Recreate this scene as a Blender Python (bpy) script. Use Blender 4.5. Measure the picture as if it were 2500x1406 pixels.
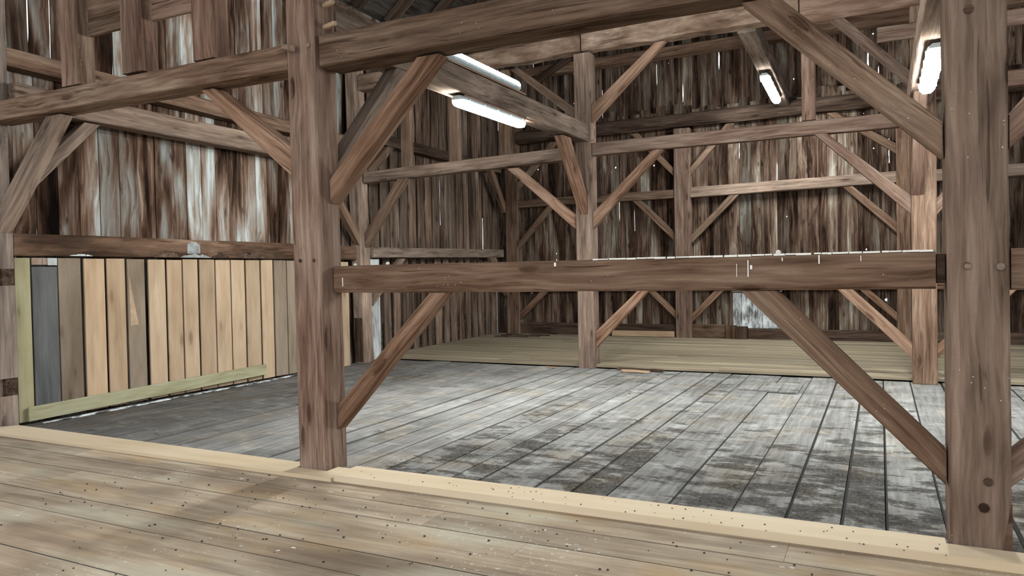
import bpy, bmesh, math, random
from mathutils import Vector, Matrix
import numpy as np
random.seed(7)
for o in list(bpy.data.objects): bpy.data.objects.remove(o)
scene = bpy.context.scene
COL = scene.collection

# ------------------------------------------------------------------ camera
cam_d = bpy.data.cameras.new('camera'); cam = bpy.data.objects.new('camera', cam_d); COL.objects.link(cam)
cam_d.sensor_width = 36.0; cam_d.lens = 1796.3 / 2500 * 36.0; cam_d.clip_end = 200
cam.matrix_world = Matrix(((0.89406, 0.00812, 0.44787, 0.0),
                           (0.44753, 0.02672, -0.89387, 0.0),
                           (-0.01922, 0.99961, 0.02026, 1.55),
                           (0, 0, 0, 1)))
scene.camera = cam
# ------------------------------------------------------------------ sky, exposure
world = bpy.data.worlds.new('overcast_sky'); scene.world = world; world.use_nodes = True
bg = world.node_tree.nodes['Background']
bg.inputs['Color'].default_value = (0.93, 0.97, 1.0, 1); bg.inputs['Strength'].default_value = 0.45
vs = scene.view_settings
vs.view_transform = 'Standard'; vs.look = 'None'; vs.gamma = 1.0; vs.use_curve_mapping = False
vs.exposure = 1.7
LAMP = 85.0
scene.cycles.max_bounces = 4; scene.cycles.diffuse_bounces = 3
scene.cycles.use_adaptive_sampling = True; scene.cycles.adaptive_threshold = 0.04

# ------------------------------------------------------------------ materials
def new_mat(name):
    m = bpy.data.materials.new(name); m.use_nodes = True
    nt = m.node_tree
    return m, nt, nt.nodes['Principled BSDF']
class G:
    """small shader graph writer"""
    def __init__(s, nt): s.nt = nt; s.n = nt.nodes; s.l = nt.links
    def put(s, node, i, v):
        if v is None: return
        if isinstance(v, bpy.types.NodeSocket): s.l.new(v, node.inputs[i])
        else: node.inputs[i].default_value = v
    def math(s, op, a, b=None, c=None, clamp=False):
        n = s.n.new('ShaderNodeMath'); n.operation = op; n.use_clamp = clamp
        s.put(n, 0, a); s.put(n, 1, b); s.put(n, 2, c); return n.outputs[0]
    def vmath(s, op, a, b=None):
        n = s.n.new('ShaderNodeVectorMath'); n.operation = op
        s.put(n, 0, a); s.put(n, 3 if op == 'SCALE' else 1, b); return n.outputs[0]
    def noise(s, v, scale=1.0, detail=4.0, rough=0.55, dist=0.0, col=False):
        n = s.n.new('ShaderNodeTexNoise'); s.put(n, 'Vector', v)
        n.inputs['Scale'].default_value = scale; n.inputs['Detail'].default_value = detail
        n.inputs['Roughness'].default_value = rough; n.inputs['Distortion'].default_value = dist
        return n.outputs['Color' if col else 0]
    def voro(s, v, scale=1.0, out='Distance'):
        n = s.n.new('ShaderNodeTexVoronoi'); s.put(n, 'Vector', v); n.inputs['Scale'].default_value = scale
        return n.outputs[out]
    def ramp(s, f, stops, interp='LINEAR'):
        n = s.n.new('ShaderNodeValToRGB'); r = n.color_ramp; r.interpolation = interp
        while len(r.elements) < len(stops): r.elements.new(0.5)
        for e, (p, c) in zip(r.elements, stops):
            e.position = p; e.color = (c, c, c, 1) if isinstance(c, (int, float)) else (*c, 1)
        s.l.new(f, n.inputs[0]); return n.outputs[0]
    def mix(s, f, a, b, mode='MIX'):
        n = s.n.new('ShaderNodeMix'); n.data_type = 'RGBA'; n.blend_type = mode
        for k, v in ((0, f), (6, a), (7, b)):
            if isinstance(v, bpy.types.NodeSocket): s.l.new(v, n.inputs[k])
            elif isinstance(v, tuple): n.inputs[k].default_value = (*v, 1) if len(v) == 3 else v
            else: n.inputs[k].default_value = v
        return n.outputs[2]
    def obj(s): return s.n.new('ShaderNodeTexCoord').outputs['Object']
    def rnd(s, attr):
        if attr:
            n = s.n.new('ShaderNodeAttribute'); n.attribute_name = 'rnd'; return n.outputs['Fac']
        return s.n.new('ShaderNodeObjectInfo').outputs['Random']
    def bump(s, bsdf, h, strength, dist=0.01):
        n = s.n.new('ShaderNodeBump'); n.inputs['Strength'].default_value = strength
        n.inputs['Distance'].default_value = dist; s.l.new(h, n.inputs['Height'])
        s.l.new(n.outputs[0], bsdf.inputs['Normal'])

def sv(axis, along, across):
    return tuple(along if 'XYZ'[i] == axis else across for i in range(3))

def wood(name, stops, axis='X', attr=False, along=1.3, across=26.0, knots=0.8, kscale=(1.5, 5.0),
         blotch=0.45, bump=0.35, tint=(0.78, 1.2), tint2=None, rough=0.85, wav=0.05, saw=0.0, specks=0.0, dirty=0.0, gain=2.6, checks=0.6):
    m, nt, b = new_mat(name); g = G(nt)
    nt.nodes.remove(b); b = nt.nodes.new('ShaderNodeBsdfDiffuse')
    nt.links.new(b.outputs[0], nt.nodes['Material Output'].inputs['Surface'])
    co = g.obj(); r = g.rnd(attr)
    off = nt.nodes.new('ShaderNodeCombineXYZ')
    for i, k in enumerate((57.0, 91.0, 33.0)): g.put(off, i, g.math('MULTIPLY', r, k))
    p = g.vmath('ADD', co, off.outputs[0])
    # wandering grain, bent round the knots
    wn = g.math('SUBTRACT', g.noise(g.vmath('MULTIPLY', p, sv(axis, 1.5, 4.0)), 1, 1), 0.5)
    wob = nt.nodes.new('ShaderNodeCombineXYZ')
    km = None; amp = g.math('MULTIPLY', wn, wav * 1.5)
    if knots:
        kd = g.voro(g.vmath('MULTIPLY', p, sv(axis, *kscale)))
        km = g.ramp(kd, [(0.0, 1.0), (0.09, 0.85), (0.16, 0.25), (0.40, 0.0)])
        amp = g.math('ADD', amp, g.math('MULTIPLY', km, 0.03))
    for i in range(3): g.put(wob, i, 0.0 if 'XYZ'[i] == axis else amp)
    p2 = g.vmath('ADD', p, wob.outputs[0])
    n1 = g.noise(g.vmath('MULTIPLY', p2, sv(axis, along, across)), 1, 5, 0.66, 0.3)
    n2 = g.noise(g.vmath('MULTIPLY', p, sv(axis, along * 0.6, across * 0.16)), 1, 3, 0.55, 0.6)
    f = g.math('ADD', g.math('MULTIPLY', n1, 1 - blotch), g.math('MULTIPLY', n2, blotch))
    f = g.math('MULTIPLY_ADD', g.math('SUBTRACT', f, 0.5), gain, 0.5, clamp=True)
    c = g.ramp(f, stops)
    if tint2:
        t2 = g.math('ADD', g.math('MULTIPLY', g.math('FRACT', g.math('MULTIPLY', r, 7.31)), 0.8), g.math('MULTIPLY', g.math('SUBTRACT', n2, 0.5), 1.6), clamp=True)
        c = g.mix(t2, c, g.mix(1.0, c, tint2, 'MULTIPLY'))
    tv = g.math('MULTIPLY_ADD', g.math('FRACT', g.math('MULTIPLY', r, 3.77)), tint[1] - tint[0], tint[0])
    c = g.mix(1.0, c, tv, 'MULTIPLY')
    if knots:
        c = g.mix(g.math('MULTIPLY', km, knots), c, g.mix(1.0, c, (0.26, 0.21, 0.18), 'MULTIPLY'))
    hc = g.noise(g.vmath('MULTIPLY', p2, sv(axis, along * 0.5, across * 1.7)), 1, 2, 0.5)
    cm = g.ramp(hc, [(0.31, 1.0), (0.355, 0.0)])
    c = g.mix(g.math('MULTIPLY', cm, checks), c, g.mix(1.0, c, (0.22, 0.19, 0.17), 'MULTIPLY'))
    h = hc
    if saw:
        sw = nt.nodes.new('ShaderNodeTexWave'); sw.bands_direction = axis; g.put(sw, 'Vector', p2)
        sw.inputs['Scale'].default_value = 26.0; sw.inputs['Distortion'].default_value = 4.0; sw.inputs['Detail'].default_value = 1
        sk = g.math('MULTIPLY', sw.outputs['Fac'], g.ramp(n2, [(0.45, 0.0), (0.6, 1.0)]))
        c = g.mix(g.math('MULTIPLY', sk, saw), c, g.mix(1.0, c, (0.45, 0.43, 0.42), 'MULTIPLY'))
    if dirty:
        dn = g.noise(g.vmath('MULTIPLY', p, sv(axis, 2.5, 5.0)), 1, 4, 0.6)
        c = g.mix(g.math('MULTIPLY', g.ramp(dn, [(0.45, 0.0), (0.62, 1.0)]), dirty), c, (0.03, 0.024, 0.02))
    if specks:
        sp = g.voro(p, 26.0); sm = g.math('MULTIPLY', g.ramp(sp, [(0.07, 1.0), (0.10, 0.0)]), g.ramp(g.noise(p, 2.2, 2), [(0.58, 0.0), (0.63, 1.0)]))
        c = g.mix(g.math('MULTIPLY', sm, specks), c, (0.75, 0.74, 0.70))
    nt.links.new(c, b.inputs['Color'])
    g.bump(b, h, bump, 0.012)
    return m

M = {}
M['brown'] = wood('brown_timber', [(0.0, (0.047, 0.027, 0.018)), (0.3, (0.114, 0.068, 0.046)), (0.6, (0.205, 0.129, 0.089)), (1.0, (0.344, 0.237, 0.169))], blotch=0.4, tint2=(0.90, 1.0, 1.06), specks=0.5, saw=0.25)
M['red'] = wood('reddish_timber', [(0.0, (0.050, 0.028, 0.021)), (0.3, (0.126, 0.074, 0.055)), (0.6, (0.219, 0.139, 0.103)), (1.0, (0.351, 0.248, 0.193))], blotch=0.42, tint2=(0.92, 1.03, 1.08), specks=0.4, saw=0.2)
M['grey'] = wood('grey_timber', [(0.0, (0.059, 0.042, 0.033)), (0.3, (0.140, 0.105, 0.082)), (0.6, (0.235, 0.183, 0.148)), (1.0, (0.403, 0.331, 0.274))], blotch=0.48, tint2=(1.06, 0.95, 0.90), specks=0.5, saw=0.22)
M['tan'] = wood('tan_timber', [(0.0, (0.064, 0.035, 0.022)), (0.3, (0.154, 0.086, 0.055)), (0.6, (0.263, 0.158, 0.106)), (1.0, (0.416, 0.276, 0.199))], blotch=0.42, tint2=(0.9, 0.97, 1.02))
M['grey_z'] = wood('grey_post', [(0.0, (0.075, 0.060, 0.050)), (0.3, (0.155, 0.128, 0.11)), (0.6, (0.25, 0.212, 0.185)), (1.0, (0.40, 0.355, 0.315))], axis='Z', attr=True, blotch=0.48, tint2=(1.06, 0.95, 0.90), specks=0.5)
M['dark'] = wood('dark_timber', [(0.1, (0.022, 0.014, 0.011)), (0.5, (0.070, 0.047, 0.035)), (0.9, (0.145, 0.104, 0.081))], blotch=0.5, tint2=(1.0, 0.95, 0.9))
M['hewn'] = wood('hewn_timber', [(0.05, (0.063, 0.037, 0.024)), (0.4, (0.159, 0.106, 0.076)), (0.7, (0.259, 0.185, 0.140)), (0.95, (0.466, 0.386, 0.330))], along=2.6, across=11, blotch=0.5, bump=0.7)
M['orange'] = wood('orange_timber', [(0.1, (0.102, 0.056, 0.035)), (0.5, (0.242, 0.152, 0.110)), (0.9, (0.391, 0.270, 0.209))], across=18, blotch=0.5)
M['stained'] = wood('stained_girt', [(0.1, (0.030, 0.016, 0.010)), (0.5, (0.125, 0.076, 0.050)), (0.85, (0.23, 0.155, 0.108))], across=14, blotch=0.6, dirty=0.45)
M['pine'] = wood('new_pine', [(0.1, (0.310, 0.211, 0.132)), (0.5, (0.441, 0.322, 0.219)), (0.9, (0.539, 0.422, 0.308))], axis='X', across=14, blotch=0.5, bump=0.06, tint=(0.84, 1.1), tint2=(1.0, 0.93, 0.86), knots=0.7, kscale=(1.3, 4.0), wav=0.02, gain=1.8, checks=0.15)
M['pine_green'] = wood('greenish_pine', [(0.1, (0.238, 0.207, 0.115)), (0.5, (0.346, 0.311, 0.189)), (0.9, (0.432, 0.400, 0.266))], axis='X', across=14, blotch=0.5, bump=0.06, tint=(0.95, 1.0), knots=0.7, kscale=(1.6, 5.0), wav=0.02, gain=1.8, checks=0.15)
M['pine_brown'] = wood('dusty_pine', [(0.1, (0.149, 0.110, 0.077)), (0.5, (0.234, 0.180, 0.133)), (0.9, (0.324, 0.261, 0.203))], across=12, blotch=0.55, bump=0.08, tint=(0.9, 1.15), knots=0.5, gain=1.9, checks=0.15)
M['strip'] = wood('fresh_pine_strip', [(0.1, (0.448, 0.344, 0.221)), (0.5, (0.560, 0.456, 0.328)), (0.9, (0.624, 0.536, 0.410))], across=8, along=0.6, blotch=0.6, bump=0.05, tint=(0.97, 1.05), knots=0, wav=0.03, gain=1.7, checks=0.0)
M['green'] = wood('treated_pine', [(0.1, (0.212, 0.194, 0.110)), (0.5, (0.340, 0.318, 0.202)), (0.9, (0.442, 0.421, 0.304))], across=16, along=1.0, blotch=0.4, bump=0.05, tint=(1, 1.05), knots=0.3, wav=0.12, gain=2.0, checks=0.1)
M['slate'] = wood('grey_painted_board', [(0.1, (0.065, 0.066, 0.066)), (0.5, (0.115, 0.116, 0.115)), (0.9, (0.17, 0.17, 0.167))], across=14, bump=0.1, tint=(1, 1.01), knots=0.4, specks=0.8, gain=1.8, checks=0.2)
M['pale'] = wood('pale_weathered', [(0.1, (0.20, 0.205, 0.205)), (0.5, (0.40, 0.41, 0.405)), (0.9, (0.60, 0.61, 0.60))], across=14, blotch=0.5, bump=0.3)
SID = [(0.02, (0.010, 0.007, 0.006)), (0.25, (0.050, 0.027, 0.018)), (0.46, (0.150, 0.088, 0.060)), (0.62, (0.25, 0.182, 0.142)), (0.80, (0.36, 0.328, 0.29)), (0.99, (0.54, 0.52, 0.48))]
M['siding_left'] = wood('left_siding', SID, axis='Z', attr=True, along=0.7, across=13, blotch=0.66, knots=0.9, kscale=(2.0, 5.5), tint=(0.55, 1.3), tint2=(0.86, 1.02, 1.12), wav=0.10, bump=0.4, gain=3.6)
SIDB = [(0.02, (0.009, 0.007, 0.006)), (0.30, (0.052, 0.030, 0.021)), (0.54, (0.135, 0.085, 0.061)), (0.76, (0.215, 0.16, 0.123)), (0.99, (0.40, 0.345, 0.285))]
M['siding_back'] = wood('back_siding', SIDB, axis='Z', attr=True, along=0.8, across=22, blotch=0.55, knots=0.9, kscale=(2.0, 6.0), tint=(0.5, 1.2), tint2=(0.9, 1.04, 1.08), wav=0.08, bump=0.4, gain=3.3)
M['siding_grey'] = wood('side_siding', [(0.02, (0.026, 0.018, 0.014)), (0.35, (0.105, 0.073, 0.055)), (0.65, (0.190, 0.141, 0.109)), (0.97, (0.340, 0.273, 0.220))], axis='Z', attr=True, along=0.9, across=22, blotch=0.5, kscale=(1.6, 5.0), tint=(0.65, 1.25), tint2=(1.08, 0.97, 0.92), wav=0.06, gain=3.0)
M['platform'] = wood('platform_planks', [(0.1, (0.158, 0.126, 0.089)), (0.5, (0.255, 0.211, 0.154)), (0.9, (0.344, 0.299, 0.227))], axis='X', attr=True, along=0.5, across=14, blotch=0.5, bump=0.1, tint=(0.75, 1.12), tint2=(1.0, 0.98, 0.88), knots=0.2, gain=2.2, checks=0.3)
M['roof'] = wood('roof_boards', [(0.1, (0.02, 0.016, 0.014)), (0.5, (0.05, 0.042, 0.036)), (0.9, (0.10, 0.085, 0.075))], axis='Y', attr=True, blotch=0.5)
M['patchy'] = wood('patchy_white', [(0.3, (0.06, 0.055, 0.05)), (0.45, (0.25, 0.25, 0.25)), (0.55, (0.70, 0.74, 0.78)), (0.9, (0.85, 0.88, 0.9))], along=7, across=22, blotch=0.4, knots=0)  # uneven white patches over dark, for the strip at the wall foot
M['panel'] = wood('peeling_white_board', [(0.2, (0.11, 0.105, 0.10)), (0.42, (0.36, 0.37, 0.37)), (0.6, (0.62, 0.66, 0.68)), (0.9, (0.80, 0.83, 0.85))], along=4, across=16, blotch=0.4, knots=0.2, bump=0.4)

def floor_mat(name, axis, kind):
    m, nt, b = new_mat(name); g = G(nt)
    nt.nodes.remove(b); b = nt.nodes.new('ShaderNodeBsdfDiffuse')
    nt.links.new(b.outputs[0], nt.nodes['Material Output'].inputs['Surface'])
    co = g.obj(); r = g.rnd(True)
    off = nt.nodes.new('ShaderNodeCombineXYZ')
    for i, k in enumerate((57.0, 91.0, 33.0)): g.put(off, i, g.math('MULTIPLY', r, k))
    p = g.vmath('ADD', co, off.outputs[0])
    n1 = g.noise(g.vmath('MULTIPLY', p, sv(axis, 1.4, 22.0)), 1, 5, 0.66, 0.3)
    n2 = g.noise(co, 1.3, 4, 0.6, 0.3)
    f = g.math('ADD', g.math('MULTIPLY', n1, 0.55), g.math('MULTIPLY', n2, 0.45))
    f = g.math('MULTIPLY_ADD', g.math('SUBTRACT', f, 0.5), 2.4, 0.5, clamp=True)
    tv = g.math('MULTIPLY_ADD', g.math('FRACT', g.math('MULTIPLY', r, 3.77)), 0.36, 0.82)
    sx = nt.nodes.new('ShaderNodeSeparateXYZ'); g.put(sx, 0, co); X, Y = sx.outputs[0], sx.outputs[1]
    if kind == 'old':
        c = g.ramp(f, [(0.0, (0.085, 0.080, 0.074)), (0.35, (0.165, 0.158, 0.149)), (0.7, (0.255, 0.248, 0.237)), (1.0, (0.36, 0.352, 0.338))])
        c = g.mix(1.0, c, tv, 'MULTIPLY')
        # caked, crumbling dirt left on the boards, thickest beside the threshold
        fine = g.noise(co, 38, 4, 0.7)
        q = g.vmath('MULTIPLY', co, (1.0, 2.1, 1.0))
        d1 = g.noise(g.vmath('ADD', q, g.vmath('SCALE', off.outputs[0], 0.0)), 2.3, 7, 0.72, 0.3)
        d1 = g.math('MULTIPLY_ADD', g.math('SUBTRACT', g.math('FRACT', g.math('MULTIPLY', r, 5.13)), 0.5), 0.10, d1)
        near = g.ramp(g.math('MULTIPLY_ADD', Y, 0.25, -1.1), [(0.0, 1.0), (0.4, 0.78), (0.8, 0.35), (1.0, 0.2)])
        side = g.ramp(g.math('MULTIPLY_ADD', X, 0.2, 0.95), [(0.0, 0.0), (0.14, 0.0), (0.34, 1.0)])
        bias = g.math('MULTIPLY_ADD', g.math('MULTIPLY', near, side), 0.175, -0.06)
        dm = g.ramp(g.math('ADD', g.math('MULTIPLY_ADD', fine, 0.22, -0.11), g.math('ADD', d1, bias)), [(0.565, 0.0), (0.585, 0.75), (0.70, 1.0)])
        c = g.mix(g.math('MULTIPLY', dm, 0.88), c, g.ramp(fine, [(0.38, (0.014, 0.013, 0.011)), (0.52, (0.058, 0.053, 0.047)), (0.70, (0.17, 0.158, 0.142))]))
        wash = g.ramp(g.noise(g.vmath('MULTIPLY', co, (1.0, 1.7, 1.0)), 2.9, 6, 0.68), [(0.53, 0.0), (0.66, 1.0)])
        c = g.mix(g.math('MULTIPLY', g.math('MULTIPLY', wash, g.math('SUBTRACT', 1.0, dm)), 0.34), c, (0.45, 0.44, 0.42))
        warm = g.ramp(g.noise(g.vmath('ADD', co, (7.7, 2.2, 0)), 1.7, 4, 0.6), [(0.5, 0.0), (0.68, 1.0)])
        c = g.mix(g.math('MULTIPLY', warm, 0.55), c, g.mix(1.0, c, (1.05, 0.90, 0.70), 'MULTIPLY'))
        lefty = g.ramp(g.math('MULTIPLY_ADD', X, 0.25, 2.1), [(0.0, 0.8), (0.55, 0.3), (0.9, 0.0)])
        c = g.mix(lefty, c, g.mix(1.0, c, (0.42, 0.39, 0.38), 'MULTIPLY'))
        g.bump(b, g.math('MULTIPLY', dm, fine), 0.6, 0.02)
    else:
        c = g.ramp(f, [(0.0, (0.185, 0.138, 0.100)), (0.4, (0.310, 0.247, 0.182)), (0.7, (0.40, 0.333, 0.254)), (1.0, (0.53, 0.46, 0.365))])
        c = g.mix(1.0, c, tv, 'MULTIPLY')
        tn = g.noise(g.vmath('MULTIPLY', co, (0.7, 1.7, 1.0)), 1.1, 3, 0.55)
        c = g.mix(g.math('MULTIPLY', g.ramp(tn, [(0.52, 0.0), (0.66, 1.0)]), 0.5), c, (0.40, 0.275, 0.145))
        tn2 = g.noise(g.vmath('MULTIPLY', g.vmath('ADD', co, (9, 4, 0)), (0.5, 2.2, 1.0)), 1.1, 3, 0.55)
        c = g.mix(g.math('MULTIPLY', g.ramp(tn2, [(0.50, 0.0), (0.66, 1.0)]), 0.65), c, (0.135, 0.098, 0.075))
        tn3 = g.noise(g.vmath('MULTIPLY', g.vmath('ADD', co, (3, 17, 0)), (0.6, 1.8, 1.0)), 1.2, 3, 0.5)
        c = g.mix(g.math('MULTIPLY', g.ramp(tn3, [(0.53, 0.0), (0.68, 1.0)]), 0.45), c, (0.47, 0.45, 0.36))
        sp = g.noise(co, 24.0, 4, 0.8)
        msk = g.ramp(g.noise(g.vmath('ADD', co, (5.3, 1.1, 0)), 0.95, 3), [(0.44, 0.0), (0.62, 1.0)])
        sm = g.ramp(g.math('MULTIPLY_ADD', msk, 0.09, sp), [(0.70, 0.0), (0.725, 1.0)])
        c = g.mix(g.math('MULTIPLY', sm, 0.85), c, (0.70, 0.69, 0.64))
        s2 = g.noise(g.vmath('MULTIPLY', co, (1.0, 1.6, 1.0)), 8.0, 3, 0.6)
        m2 = g.ramp(g.noise(g.vmath('ADD', co, (1.7, 6.1, 0)), 1.1, 2), [(0.55, 0.0), (0.66, 1.0)])
        c = g.mix(g.math('MULTIPLY', g.ramp(g.math('MULTIPLY_ADD', sp, 0.25, s2), [(0.80, 0.0), (0.82, 0.9)]), m2), c, (0.70, 0.70, 0.67))
        g.bump(b, sp, 0.1, 0.006)
    nt.links.new(c, b.inputs['Color'])
    return m
M['floor_front'] = floor_mat('drive_floor_planks', 'X', 'front')
M['floor_old'] = floor_mat('old_bay_planks', 'Y', 'old')

def plain(name, col, rough=0.6, emit=0, ecol=None):
    m, nt, b = new_mat(name); g = G(nt)
    c = g.mix(g.noise(g.obj(), 20, 3), tuple(x * 0.88 for x in col), tuple(min(1, x * 1.1) for x in col))
    nt.links.new(c, b.inputs['Base Color']); b.inputs['Roughness'].default_value = rough
    if emit:
        b.inputs['Emission Color'].default_value = (*(ecol or col), 1); b.inputs['Emission Strength'].default_value = emit
    return m
M['housing'] = plain('grey_plastic_housing', (0.42, 0.50, 0.52), 0.4)
M['clip'] = plain('steel_clip', (0.35, 0.38, 0.40), 0.35)
M['lens'] = plain('lit_diffuser', (0.8, 0.9, 0.95), 0.3, LAMP, (0.95, 1.0, 0.985))
M['dung'] = plain('dark_pellets', (0.03, 0.025, 0.02), 0.9)
M['white_bit'] = plain('whitish_bits', (0.75, 0.74, 0.70), 0.8)
M['subfloor'] = plain('black_void_earth', (0.012, 0.011, 0.010), 1.0)
M['snow'] = plain('pale_ground', (0.55, 0.56, 0.55), 0.9)
M['lens_added'] = plain('added_lamp_diffuser', (0.8, 0.9, 0.95), 0.3, LAMP * 0.45, (1.0, 0.97, 0.90))
M['cord'] = plain('dark_cable', (0.03, 0.03, 0.03), 0.5)

# ------------------------------------------------------------------ mesh helpers
def link(name, verts, faces, mat, parent=None, mw=None, rnd=None):
    me = bpy.data.meshes.new(name); me.from_pydata(verts, [], faces)
    bm = bmesh.new(); bm.from_mesh(me); bmesh.ops.recalc_face_normals(bm, faces=bm.faces[:]); bm.to_mesh(me); bm.free()
    if rnd is not None:
        a = me.attributes.new('rnd', 'FLOAT', 'POINT'); a.data.foreach_set('value', rnd)
    me.materials.append(mat)
    o = bpy.data.objects.new(name, me); COL.objects.link(o)
    if mw is not None: o.matrix_world = mw
    if parent is not None:
        o.parent = parent
        o.matrix_parent_inverse = Matrix.Identity(4)
        if mw is not None: o.matrix_basis = parent_mw(parent).inverted() @ mw
    return o
def parent_mw(p): return p.matrix_basis if p.parent is None else parent_mw(p.parent) @ p.matrix_basis
def tag(o, label, cat, group=None, kind='thing'):
    o['label'] = label; o['category'] = cat; o['kind'] = kind
    if group: o['group'] = group
    return o
def struct(o, label, cat='wall'):
    o['kind'] = 'structure'; o['label'] = label; o['category'] = cat; return o

def bar_geo(a0, a1, b0, b1, t, chamfer=0.012, jit=0.002, seg=0.22, trim=0.006):
    """a sawn timber: end quads a0-a1 and b0-b1 on one face, t the thickness vector; edges slightly chamfered and worn"""
    a0, a1, b0, b1, t = map(Vector, (a0, a1, b0, b1, t))
    ax = ((b0 + b1) - (a0 + a1)).normalized() * trim
    a0 += ax; a1 += ax; b0 -= ax; b1 -= ax
    ca, cb = (a0 + a1) / 2 + t / 2, (b0 + b1) / 2 + t / 2
    X = (cb - ca).normalized(); Y = (t - X * t.dot(X)).normalized(); Z = X.cross(Y)
    mw = Matrix(((X.x, Y.x, Z.x, 0), (X.y, Y.y, Z.y, 0), (X.z, Y.z, Z.z, 0), (0, 0, 0, 1)))
    mid = (ca + cb) / 2
    mw.translation = mid
    inv = mw.inverted()
    w = min((a1 - a0).length, (b1 - b0).length); T = t.length
    cu, cv = min(0.3, chamfer / w), min(0.3, chamfer / T)
    prof = [(cu, 0), (1 - cu, 0), (1, cv), (1, 1 - cv), (1 - cu, 1), (cu, 1), (0, 1 - cv), (0, cv)]
    L = (cb - ca).length; n = max(1, int(L / seg))
    V = []; walk = [[random.uniform(-1, 1) for _ in range(2)] for _ in prof]
    for i in range(n + 1):
        s = i / n
        e0, e1 = a0.lerp(b0, s), a1.lerp(b1, s)
        for k, (u, v) in enumerate(prof):
            P = e0.lerp(e1, u) + t * v
            if 0 < i < n:
                for q in (0, 1): walk[k][q] = 0.6 * walk[k][q] + random.uniform(-1, 1)
                P = P + Y * walk[k][0] * jit + Z * walk[k][1] * jit
            V.append(inv @ P)
    F = []
    for i in range(n):
        for k in range(8):
            a = i * 8 + k; b2 = i * 8 + (k + 1) % 8
            F.append((a, b2, b2 + 8, a + 8))
    F.append(tuple(range(8))); F.append(tuple(n * 8 + k for k in range(8)))
    return V, F, mw
def bar(name, a0, a1, b0, b1, t, mat, label=None, cat=None, group=None, parent=None, **kw):
    V, F, mw = bar_geo(a0, a1, b0, b1, t, **kw)
    o = link(name, V, F, M[mat], parent, mw)
    if label: tag(o, label, cat, group)
    return o
def xb(name, x0, x1, y0, y1, z0, z1, mat, label=None, cat='beam', dy=0, dz=0, dz1=None, **kw):
    dz1 = dz if dz1 is None else dz1
    return bar(name, (x0, y0, z1), (x0, y0, z0), (x1, y0 + dy, z1 + dz1), (x1, y0 + dy, z0 + dz), (0, y1 - y0, 0), mat, label, cat, **kw)
def yb(name, y0, y1, x0, x1, z0, z1, mat, label=None, cat='beam', dx=0, dz=0, **kw):
    return bar(name, (x0, y0, z1), (x0, y0, z0), (x0 + dx, y1, z1 + dz), (x0 + dx, y1, z0 + dz), (x1 - x0, 0, 0), mat, label, cat, **kw)
def post(name, x0, x1, y0, y1, z0, z1, mat, label=None, cat='post', dx=0, dy=0, **kw):
    kw.setdefault('trim', 0.0)
    return bar(name, (x0, y0, z0), (x1, y0, z0), (x0 + dx, y0 + dy, z1), (x1 + dx, y0 + dy, z1), (0, y1 - y0, 0), mat, label, cat, **kw)
def xbr(xa, za0, za1, near, far, zb, y0, y1, mat, label, **kw):
    return bar('knee_brace', (xa, y0, za1), (xa, y0, za0), (near, y0, zb), (far, y0, zb), (0, y1 - y0, 0), mat, label, 'brace', chamfer=0.008, **kw)
def ybr(ya, za0, za1, near, far, zb, x0, x1, mat, label, **kw):
    return bar('knee_brace', (x0, ya, za1), (x0, ya, za0), (x0, near, zb), (x0, far, zb), (x1 - x0, 0, 0), mat, label, 'brace', chamfer=0.008, **kw)
def box_vf(x0, x1, y0, y1, z0, z1, base=0):
    V = [(x0, y0, z0), (x1, y0, z0), (x1, y1, z0), (x0, y1, z0), (x0, y0, z1), (x1, y0, z1), (x1, y1, z1), (x0, y1, z1)]
    F = [(0, 3, 2, 1), (4, 5, 6, 7), (0, 1, 5, 4), (1, 2, 6, 5), (2, 3, 7, 6), (3, 0, 4, 7)]
    return V, [tuple(i + base for i in f) for f in F]
class MB:
    """collects boxes, each with one random number, into one mesh"""
    def __init__(s): s.V = []; s.F = []; s.R = []
    def box(s, x0, x1, y0, y1, z0, z1, r=None):
        V, F = box_vf(x0, x1, y0, y1, z0, z1, len(s.V)); s.V += V; s.F += F
        s.R += [random.random() if r is None else r] * 8
    def hexa(s, pts, r):
        b = len(s.V); s.V += [tuple(p) for p in pts]; s.R += [r] * 8
        for f in [(0, 3, 2, 1), (4, 5, 6, 7), (0, 1, 5, 4), (1, 2, 6, 5), (2, 3, 7, 6), (3, 0, 4, 7)]:
            s.F.append(tuple(i + b for i in f))
    def build(s, name, mat, parent=None):
        return link(name, s.V, s.F, M[mat], parent, Matrix.Identity(4) if parent else None, s.R)

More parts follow.
